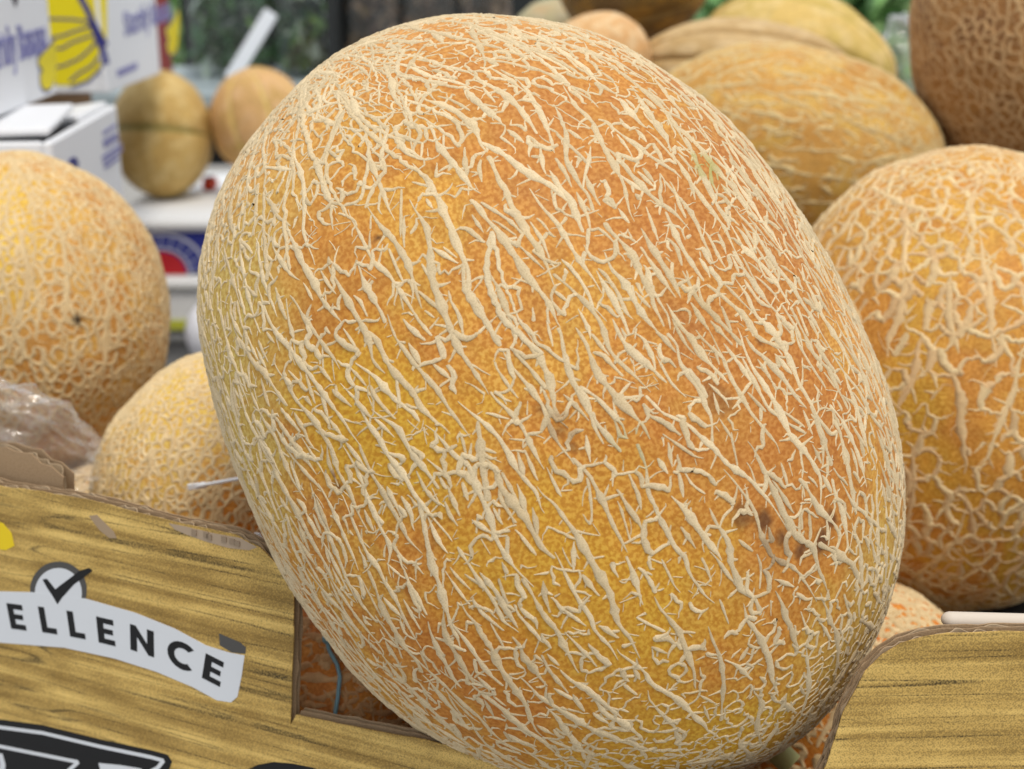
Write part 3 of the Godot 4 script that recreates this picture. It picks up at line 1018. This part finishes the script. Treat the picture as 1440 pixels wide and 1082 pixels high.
func crumpled(size: Vector3, seed_: int, depth: float, nt := 72, np_ := 48) -> ArrayMesh:
	var n := FastNoiseLite.new()
	n.seed = seed_
	n.frequency = 0.011
	n.fractal_type = FastNoiseLite.FRACTAL_RIDGED
	n.fractal_octaves = 3
	var st := SurfaceTool.new()
	st.begin(Mesh.PRIMITIVE_TRIANGLES)
	st.set_smooth_group(0)
	for j in np_ + 1:
		for i in nt + 1:
			var ph := PI * j / np_
			var th := TAU * (i % nt) / nt
			var d := Vector3(sin(ph) * cos(th), cos(ph), sin(ph) * sin(th))
			st.add_vertex(d * size * (1.0 + depth * n.get_noise_3dv(d * 100.0)))
	for j in np_:
		for i in nt:
			var k := j * (nt + 1) + i
			for q in [k, k + nt + 1, k + 1, k + 1, k + nt + 1, k + nt + 2]: st.add_index(q)
	st.generate_normals()
	return st.commit()

func small_things() -> void:
	M.film = mat(Color(0.97, 0.96, 0.95, 0.09), 0.1)
	M.film.transparency = BaseMaterial3D.TRANSPARENCY_ALPHA
	M.film.metallic_specular = 0.5
	var bag := part("plastic_bag", crumpled(Vector3(0.030, 0.0175, 0.012), 4, 0.3, 110, 80), M.film, self, at(8, 620, 0.452))
	bag.rotation = Vector3(0.2, 0.4, -0.55)
	tag(bag, "crumpled clear plastic bag on the left edge of the printed crate", "plastic bag")
	var film := part("plastic_film", crumpled(Vector3(0.03, 0.045, 0.03), 9, 0.25), M.film, self, at(1296, 108, 1.02))
	film.rotation.z = 0.5
	tag(film, "whitish plastic film standing behind the brown melon at the top right", "plastic film")
	var white := mat(rgb(236, 236, 236), 0.4)
	var a := at(265, 686, 0.437)
	var b := at(350, 671, 0.43)
	var st := part("plastic_tag", tube([a, a.lerp(b, 0.28), a.lerp(b, 0.3), a.lerp(b, 0.6), b], 0.0006), white, self)
	tag(st, "thin white plastic tag on the pale yellow melon behind the left tab", "tag")
	var pad := chamfer_box(Vector3(0.0062, 0.0022, 0.0008), 0.0003)
	var pd := part("tag_end", pad, white, st, a.lerp(b, 0.14))
	pd.rotation.z = 0.15
	var pl := board_plane(at(360, 752, 0.385), 0.3)
	var scrap := part("paper_scrap", slab(outline(pl, [[352, 758], [358, 749], [366, 750], [371, 757], [374, 764], [360, 761]]), pl.o, pl.h, pl.v, 0, 0.0004), white, self)
	tag(scrap, "tiny white paper scrap behind the right corner of the left tab", "paper scrap")
	var s := part("blue_string", tube([at(452, 880, 0.392), at(459, 900, 0.392), at(463, 915, 0.391), at(474, 935, 0.39), at(478, 952, 0.39), at(475, 980, 0.388), at(470, 1012, 0.386), at(466, 1060, 0.384)], 0.00062), mat(rgb(128, 166, 176), 0.6), self)
	tag(s, "thin pale blue string hanging inside the notch of the crate", "string")
	part("knot", crumpled(Vector3(0.0011, 0.0014, 0.001), 3, 0.3, 16, 12), mat(rgb(128, 166, 176), 0.6), s, at(459, 899, 0.3915))


# ---------------------------------------------------------------- cartons at the left
func carton(label: String, corner: Vector3, size: Vector3, yaw: float) -> Node3D:   # corner: front right bottom
	var t := thing("banana_box", label, "box", corner, "white banana boxes stacked at the left")
	t.rotation.y = yaw
	var w := 0.005
	part("side_panel", chamfer_box(Vector3(w, size.y, size.z), 0.0012), M.white_card, t, Vector3(-w / 2, size.y / 2, -size.z / 2))
	part("side_panel", chamfer_box(Vector3(w, size.y, size.z), 0.0012), M.white_card, t, Vector3(-size.x + w / 2, size.y / 2, -size.z / 2))
	part("front_panel", chamfer_box(Vector3(size.x - 2 * w, size.y, w), 0.0012), M.white_card, t, Vector3(-size.x / 2, size.y / 2, -w / 2 - 0.001))
	part("back_panel", chamfer_box(Vector3(size.x - 2 * w, size.y, w), 0.0012), M.white_card, t, Vector3(-size.x / 2, size.y / 2, -size.z + w / 2 + 0.001))
	part("bottom_panel", chamfer_box(Vector3(size.x - 2 * w, w, size.z - 2 * w), 0.001), M.brown_card, t, Vector3(-size.x / 2, w, -size.z / 2))
	return t

func side_of(t: Node3D, depth: float) -> Dictionary:         # the face of a box towards +x, as a plane for prints, in the box's own axes
	return {"o": Vector3(0.0, 0.0, 0.0), "h": Vector3(0, 0, -1), "v": Vector3.UP, "n": Vector3(1, 0, 0)}

func on_box(t: Node3D, pl: Dictionary, px: float, py: float) -> Vector2:
	var inv := t.transform.affine_inverse()
	var dir := inv.basis * (FWD + RIGHT * ((px - 720.0) / F) - UP * ((py - 541.0) / F))
	var eye := inv * EYE
	var n: Vector3 = pl.n
	var p: Vector3 = eye + dir * ((pl.o - eye).dot(n) / dir.dot(n)) - pl.o
	return Vector2(p.dot(pl.h), p.dot(pl.v))

func box_print(called: String, t: Node3D, pl: Dictionary, pts: Array, m: Material, lift: float, parent: Node3D = null) -> MeshInstance3D:
	var out := PackedVector2Array()
	for p in pts: out.append(on_box(t, pl, p[0], p[1]))
	return part(called, slab(out, pl.o, pl.h, pl.v, 0.0002, lift), m, parent if parent else t)

func box_strokes(called: String, t: Node3D, pl: Dictionary, lines: Array, wide: float, m: Material, lift: float) -> void:
	for l in lines:
		var pts := PackedVector2Array()
		for p in l: pts.append(on_box(t, pl, p[0], p[1]))
		for poly in Geometry2D.offset_polyline(pts, wide / 2.0, Geometry2D.JOIN_ROUND, Geometry2D.END_ROUND):
			if not Geometry2D.is_polygon_clockwise(poly):
				part(called, slab(poly, pl.o, pl.h, pl.v, 0.0002, lift), m, t)

func boxes() -> void:
	var ink := mat(rgb(58, 58, 128), 0.6)
	var pale_ink := mat(rgb(126, 126, 176), 0.6)
	var yellow := mat(rgb(226, 208, 22), 0.5)
	var serif := SystemFont.new()
	serif.font_names = PackedStringArray(["Droid Serif"])
	serif.font_weight = 700
	var table := thing("stall_table", "long market table under the crates and boxes", "table", Vector3(0.2, TABLE, -0.95))
	part("table_top", chamfer_box(Vector3(2.6, 0.03, 1.5), 0.003), mat(rgb(134, 136, 138), 0.5), table, Vector3(0, -0.0155, 0))
	for x in [-1.2, 1.2]:
		for z in [-0.68, 0.68]:
			part("leg", chamfer_box(Vector3(0.05, TABLE - 0.032, 0.05), 0.004), mat(rgb(110, 112, 114), 0.5), table, Vector3(x, -TABLE / 2 - 0.015, z))
	# the lower box, in front
	var c3 := at(72, 200, 0.667)
	var low := carton("lower white banana box with its top flap open, behind the round tan cantaloupe", Vector3(c3.x, TABLE, c3.z), Vector3(0.34, c3.y - TABLE, 0.215), 0.13)
	var h3 := c3.y - TABLE
	var lid := part("top_flap", chamfer_box(Vector3(0.2, 0.004, 0.1), 0.001), M.white_card, low, Vector3(-0.105, h3 + 0.004, -0.055))
	lid.rotation = Vector3(0.04, 0.05, 0.02)
	part("top_flap", chamfer_box(Vector3(0.33, 0.004, 0.08), 0.001), M.white_card, low, Vector3(-0.17, h3 - 0.006, -0.155)).rotation.x = -0.06
	part("inner_flap", chamfer_box(Vector3(0.05, 0.004, 0.1), 0.001), M.white_card, low, Vector3(-0.03, h3 - 0.002, -0.16)).rotation.z = 0.12
	var top3 := {"o": Vector3(0, 0.0022, 0), "h": Vector3(1, 0, 0), "v": Vector3(0, 0, -1), "n": Vector3.UP}
	part("printed_banana", slab(PackedVector2Array([Vector2(-0.08, -0.012), Vector2(-0.02, -0.002), Vector2(0.03, 0.016), Vector2(0.045, 0.03), Vector2(0.01, 0.026), Vector2(-0.04, 0.012), Vector2(-0.09, 0.004)]), top3.o, top3.h, top3.v, 0.0, 0.0004), yellow, lid)
	var s3 := side_of(low, 0)
	box_strokes("small_print", low, s3, [[[144, 188], [162, 176]], [[144, 200], [164, 188]], [[145, 206], [166, 194]], [[143, 222], [170, 203]], [[144, 229], [171, 210]], [[146, 236], [166, 222]]], 0.0022, pale_ink, 0.0005)
	box_strokes("printed_emblem", low, s3, [[[95, 236], [97, 229], [102, 225], [107, 227], [109, 232]], [[99, 234], [103, 231], [106, 233]]], 0.0034, ink, 0.0005)
	# the upper box, nearest
	var e1 := at(80, 138, 0.85)
	var up_ := carton("upper left white banana box standing on the lower box, cut off by the frame", Vector3(e1.x + 0.0262, c3.y + 0.009, e1.z + 0.2), Vector3(0.34, 0.2, 0.2), 0.13)
	var s1 := side_of(up_, 0)
	print_box(up_, s1, serif, pale_ink, ink, yellow, [-26, 84], [64, 55], 0.026, [[52, 84], [60, 74], [70, 64], [75, 58], [77, 70], [77, 96], [75, 112], [70, 124], [62, 127], [56, 120], [55, 106], [59, 98], [53, 92]])
	box_print("printed_arrow", up_, s1, [[15, -4], [25, -6], [21, 10]], mat(rgb(70, 60, 70), 0.6), 0.0005)
	# the box behind it
	var e2 := at(152, 131, 1.0)
	var far := carton("white banana box with a big yellow banana drawing on its front, behind the others", e2, Vector3(0.36, 0.2, 0.23), 0.08)
	var s2 := side_of(far, 0)
	print_box(far, s2, serif, pale_ink, ink, yellow, [174, 39], [240, 15], 0.026, [[233, 40], [240, 34], [246, 22], [249, 12], [251, 24], [250, 50], [248, 68], [243, 77], [237, 76], [234, 66], [236, 55], [233, 48]])
	box_strokes("small_print", far, s2, [[[164, 104], [178, 98], [192, 92]]], 0.005, pale_ink, 0.0005)
	var f2 := {"o": Vector3(0, 0, -0.0012), "h": Vector3(1, 0, 0), "v": Vector3.UP, "n": Vector3(0, 0, 1)}
	box_print("printed_banana", far, f2, [[60, -8], [150, -8], [150, 62], [146, 76], [142, 95], [126, 112], [106, 121], [80, 120], [60, 114]], yellow, 0.0008)
	box_strokes("printed_line", far, f2, [[[60, 26], [100, 27], [124, 30]], [[60, 56], [88, 50], [110, 42], [128, 37]], [[60, 68], [88, 68], [100, 60], [116, 54], [130, 50]], [[60, 98], [90, 92], [112, 82], [128, 68], [136, 56]], [[98, 114], [112, 102], [120, 98], [130, 92], [140, 78]], [[100, 122], [124, 114], [142, 96], [147, 78]]], 0.0016, ink, 0.0012)
	box_strokes("printed_stem", far, f2, [[[112, -6], [122, 12], [130, 30], [140, 48], [149, 64]], [[128, 30], [136, 50], [145, 72], [150, 90]]], 0.0042, ink, 0.0014)
	var under := thing("support_box", "brown cardboard box in the gap under the banana box at the back", "box", Vector3(-0.5, TABLE, -1.08))
	part("box_body", chamfer_box(Vector3(0.28, e2.y - TABLE - 0.003, 0.2), 0.002), M.brown_card, under, Vector3(0, (e2.y - TABLE) / 2, 0))
	part("box_tape", chamfer_box(Vector3(0.05, 0.0008, 0.19), 0.0002), mat(rgb(180, 150, 110), 0.4), under, Vector3(0, e2.y - TABLE - 0.001, 0))
	# two flat white cartons that carry the small melons
	var top := at(228, 281, 1.3).y
	var mid := at(250, 386, 1.2).y
	var foot := at(250, 472, 1.2).y
	var fz := at(250, 318, 1.2).z
	var styro := mat(rgb(222, 224, 226), 0.8)
	for q in [["flat white carton with a blue and red label, carrying the two small melons", mid, top, 0.0], ["flat white carton with a yellow green stripe, under the one with the blue label", foot, mid - 0.003, 0.012]]:
		var t := thing("flat_carton", q[0], "box", Vector3(-0.1, q[1], fz + q[3]), "flat white cartons behind the heap")
		var h: float = q[2] - q[1]
		part("carton_body", chamfer_box(Vector3(0.52, h - 0.012, 0.3), 0.003), styro, t, Vector3(0, (h - 0.012) / 2, -0.15))
		part("carton_lid", chamfer_box(Vector3(0.53, 0.0115, 0.31), 0.004), styro, t, Vector3(0, h - 0.006, -0.15))
		if q[3] == 0.0:
			var pl := {"o": Vector3(0, 0, 0.0), "h": Vector3(1, 0, 0), "v": Vector3.UP, "n": Vector3(0, 0, 1)}
			box_print("blue_label", t, pl, [[150, 316], [420, 318], [420, 383], [150, 383]], mat(rgb(40, 48, 132), 0.5), 0.0008)
			var arc := func(r: float, n: int) -> Array:
				var out: Array = []
				for k in n + 1: out.append([226 + r * 1.05 * cos(PI - PI * k / n), 386 - r * 0.92 * sin(PI - PI * k / n)])
				return out
			box_strokes("label_ring", t, pl, [arc.call(62, 20)], 0.0024, mat(rgb(196, 200, 214), 0.5), 0.0012)
			box_strokes("label_ring", t, pl, [arc.call(40, 16)], 0.0018, mat(rgb(196, 200, 214), 0.5), 0.0012)
			for k in 11:
				var w := PI - PI * (k + 0.5) / 11
				box_strokes("label_mark", t, pl, [[[226 + 48 * cos(w), 386 - 44 * sin(w)], [226 + 55 * cos(w), 386 - 50 * sin(w)]]], 0.0022, mat(rgb(170, 176, 200), 0.5), 0.0012)
			box_print("red_disc", t, pl, arc.call(35, 16), mat(rgb(178, 36, 44), 0.5), 0.0011)
		else:
			part("green_stripe", chamfer_box(Vector3(0.521, 0.009, 0.002), 0.0003), mat(rgb(186, 190, 66), 0.5), t, Vector3(0, 0.006, 0.0008))
	var grey := thing("grey_crate", "grey plastic crate under the flat white cartons", "crate", Vector3(-0.1, TABLE, fz - 0.14))
	part("crate_body", chamfer_box(Vector3(0.5, foot - TABLE - 0.012, 0.28), 0.004), mat(rgb(146, 148, 150), 0.4), grey, Vector3(0, (foot - TABLE - 0.012) / 2, 0))
	part("crate_rim", chamfer_box(Vector3(0.52, 0.011, 0.3), 0.003), mat(rgb(158, 160, 162), 0.4), grey, Vector3(0, foot - TABLE - 0.006, 0))
	var lidm := SphereMesh.new()
	lidm.radius = 0.021
	lidm.height = 0.05
	var cup := part("white_bowl", lidm, mat(rgb(232, 232, 238), 0.3), self, at(300, 468, 1.02))
	tag(cup, "small white plastic bowl peeping out beside the big melon's left side", "bowl")
	var red := thing("red_carton", "small red carton between the two small melons", "box", Vector3(at(294, 243, 1.36).x, top + 0.006, at(294, 243, 1.36).z))
	part("carton_body", chamfer_box(Vector3(0.012, 0.011, 0.02), 0.002), mat(rgb(190, 64, 40), 0.6), red, Vector3(0, 0, 0))
	part("carton_flap", chamfer_box(Vector3(0.011, 0.002, 0.008), 0.0005), mat(rgb(120, 30, 26), 0.6), red, Vector3(0, 0.0068, 0.004))

func print_box(t: Node3D, pl: Dictionary, font: Font, pale: Material, ink: Material, yellow: Material, from: Array, to: Array, high: float, banana: Array) -> void:
	var a := on_box(t, pl, from[0], from[1])
	var b := on_box(t, pl, to[0], to[1])
	var w := lettering("box_lettering", "Startdy Banana", font, pl, (a + b) / 2.0, (b - a).angle(), high, 1.0, pale, t, 0.0005)
	var k: float = a.distance_to(b) / ((w.mesh as TextMesh).get_aabb().size.x * w.basis.x.length())
	var m: Vector3 = (pl.o as Vector3) + pl.h * ((a + b) / 2.0).x + pl.v * ((a + b) / 2.0).y + pl.n * 0.0004
	w.basis = w.basis * Basis.from_scale(Vector3(k, 1, 1))
	w.position = m - w.basis * (w.mesh as TextMesh).get_aabb().get_center()
	var pts := PackedVector2Array()
	for p in banana: pts.append(on_box(t, pl, p[0], p[1]))
	var edge := Geometry2D.offset_polygon(pts, 0.0016, Geometry2D.JOIN_ROUND)[0]
	part("banana_outline", slab(edge, pl.o, pl.h, pl.v, 0.0002, 0.0005), ink, t)
	part("printed_banana", slab(pts, pl.o, pl.h, pl.v, 0.0002, 0.0008), yellow, t)


# ---------------------------------------------------------------- what stands at the back
func leaves(count: int, size: Vector3, leaf: float, shades: Array, ball := false) -> ArrayMesh:
	var v := PackedVector3Array()
	var n := PackedVector3Array()
	var c := PackedColorArray()
	for i in count:
		var p := Vector3(rng.randf_range(-1, 1), rng.randf_range(-1, 1), rng.randf_range(-1, 1))
		if ball:
			p = p.normalized() * pow(rng.randf(), 0.4) * (0.8 + 0.3 * sin(p.x * 9.0) * sin(p.y * 7.0))
		p *= size
		var b := Basis.from_euler(Vector3(rng.randf_range(-1.2, 1.2), rng.randf() * TAU, rng.randf_range(-1, 1)))
		var l := leaf * rng.randf_range(0.6, 1.3)
		var q := [Vector3(0, 0, l), Vector3(l * 0.45, l * 0.15, 0), Vector3(0, 0, -l), Vector3(-l * 0.45, l * 0.15, 0)]
		var col: Color = shades[rng.randi() % shades.size()] * rng.randf_range(0.75, 1.2)
		for k in [0, 2, 1, 0, 3, 2]:
			v.append(p + b * q[k])
			n.append(b * Vector3((0.4 if k == 1 else (-0.4 if k == 3 else 0.0)), 1, 0).normalized())
			c.append(col)
	var arr := []
	arr.resize(Mesh.ARRAY_MAX)
	arr[Mesh.ARRAY_VERTEX] = v
	arr[Mesh.ARRAY_NORMAL] = n
	arr[Mesh.ARRAY_COLOR] = c
	var m := ArrayMesh.new()
	m.add_surface_from_arrays(Mesh.PRIMITIVE_TRIANGLES, arr)
	return m

func display() -> void:
	M.clear = mat(Color(0.92, 0.96, 0.95, 0.04), 0.06)
	M.clear.transparency = BaseMaterial3D.TRANSPARENCY_ALPHA
	M.clear.metallic_specular = 0.5
	var leaf := mat(Color.WHITE, 0.5, true)
	leaf.backlight_enabled = true
	leaf.backlight = Color(0.25, 0.3, 0.15)
	var nut := mat(Color.WHITE, 0.7, true)
	var greens := [lin(70, 116, 58), lin(44, 84, 46), lin(110, 150, 70), lin(36, 64, 38), lin(190, 205, 190)]
	var shelf := thing("display_stand", "dark stand behind the heap, holding clear containers", "stand", Vector3(-0.16, TABLE, -1.95))
	var dark := mat(rgb(38, 40, 40), 0.6)
	var sy := at(300, 112, 1.7).y - TABLE
	part("shelf", chamfer_box(Vector3(0.9, 0.02, 0.5), 0.004), mat(rgb(150, 162, 166), 0.35), shelf, Vector3(0, sy - 0.011, 0.14))
	part("back_panel", chamfer_box(Vector3(0.66, 0.5, 0.02), 0.004), dark, shelf, Vector3(0, sy + 0.1, -0.13))
	for x in [-0.43, 0.43]: part("leg", chamfer_box(Vector3(0.04, sy + TABLE - 0.022, 0.04), 0.004), dark, shelf, Vector3(x, (sy - TABLE) / 2 - 0.012, 0.14))
	part("divider", chamfer_box(Vector3(0.011, 0.24, 0.26), 0.002), dark, shelf, Vector3(at(473, 40, 1.7).x + 0.16, sy + 0.121, 0.12))
	part("red_post", chamfer_box(Vector3(0.014, 0.24, 0.014), 0.002), mat(rgb(132, 62, 58), 0.6), shelf, Vector3(at(259, 30, 1.7).x + 0.16, sy + 0.121, 0.3))
	var base := TABLE + sy
	var spots := [[318, 112, "left clear box of dark green herbs, behind the small tan melon", true], [425, 80, "right clear box of green herbs, next to the black divider", true], [522, 74, "clear tub of brown nuts just right of the black divider", false], [602, 74, "middle clear tub of brown nuts above the big melon", false], [682, 74, "rightmost clear tub of brown nuts above the big melon", false]]
	for q in spots:
		var p := at(q[0], 80, 1.7)
		var w: float = q[1] * 1.7 / F
		var t := thing("herb_container" if q[3] else "nut_tub", q[2], "container", Vector3(p.x, base, p.z - 0.07), "clear boxes of green herbs" if q[3] else "clear tubs of brown nuts")
		var h := 0.13 if q[3] else 0.12
		part("clear_shell", chamfer_box(Vector3(w, h, 0.1), 0.006), M.clear, t, Vector3(0, h / 2 + 0.002, 0))
		part("rim", chamfer_box(Vector3(w + 0.004, 0.006, 0.104), 0.002), mat(rgb(170, 180, 184), 0.2), t, Vector3(0, h + 0.006, 0))
		if q[3]:
			var g := part("herb_leaves", leaves(420, Vector3(w * 0.44, h * 0.44, 0.042), 0.018, greens), leaf, t, Vector3(0, h / 2, 0))
			g.set_meta("kind", "stuff")
		else:
			var g := part("nuts", leaves(700, Vector3(w * 0.44, h * 0.42, 0.042), 0.011, [lin(120, 96, 76), lin(84, 62, 48), lin(150, 128, 106), lin(60, 46, 40)]), nut, t, Vector3(0, h / 2, 0))
			g.set_meta("kind", "stuff")
	var a := at(322, 112, 1.58)
	var b := at(383, 18, 1.58)
	var strip := part("label_strip", chamfer_box(Vector3(0.017, a.distance_to(b), 0.002), 0.0006), mat(rgb(228, 232, 238), 0.4), self, (a + b) / 2.0)
	strip.rotation.z = -atan2(b.x - a.x, b.y - a.y)
	tag(strip, "white label strip leaning across the clear boxes of herbs", "label")
	var bright := [lin(150, 192, 120), lin(124, 170, 104), lin(178, 208, 146), lin(108, 148, 98)]
	for q in [[752, 20, 4.2, "bright green shrub far behind, left of the pale grey green melon", 0.28], [1175, 10, 4.6, "bright green shrub far behind the yellowish smooth melon", 0.3], [1255, 24, 4.9, "green shrub far behind the plastic film at the right", 0.34], [930, 30, 5.4, "green shrub far behind, mostly hidden by the dark olive brown melon", 0.5], [1400, 20, 5.4, "green shrub at the far right behind the brown netted melon", 0.5], [120, 0, 5.0, "green shrub far behind the banana boxes at the left", 0.8], [450, 0, 5.2, "green shrub far behind the stand of clear containers", 0.8]]:
		var p := at(q[0], q[1], q[2])
		var t := thing("shrub", q[3], "shrub", Vector3(p.x, 0, p.z), "shrubs far behind the stall")
		var r: float = q[4]
		part("crown", leaves(2600, Vector3(r, r * 0.9, r), 0.045, bright, true), leaf, t, Vector3(0, p.y, 0)).set_meta("kind", "stuff")
		part("trunk", tube([Vector3(0, 0, 0), Vector3(0.01, p.y * 0.5, 0), Vector3(0, p.y, 0.01)], 0.03), mat(rgb(90, 74, 58), 0.9), t)
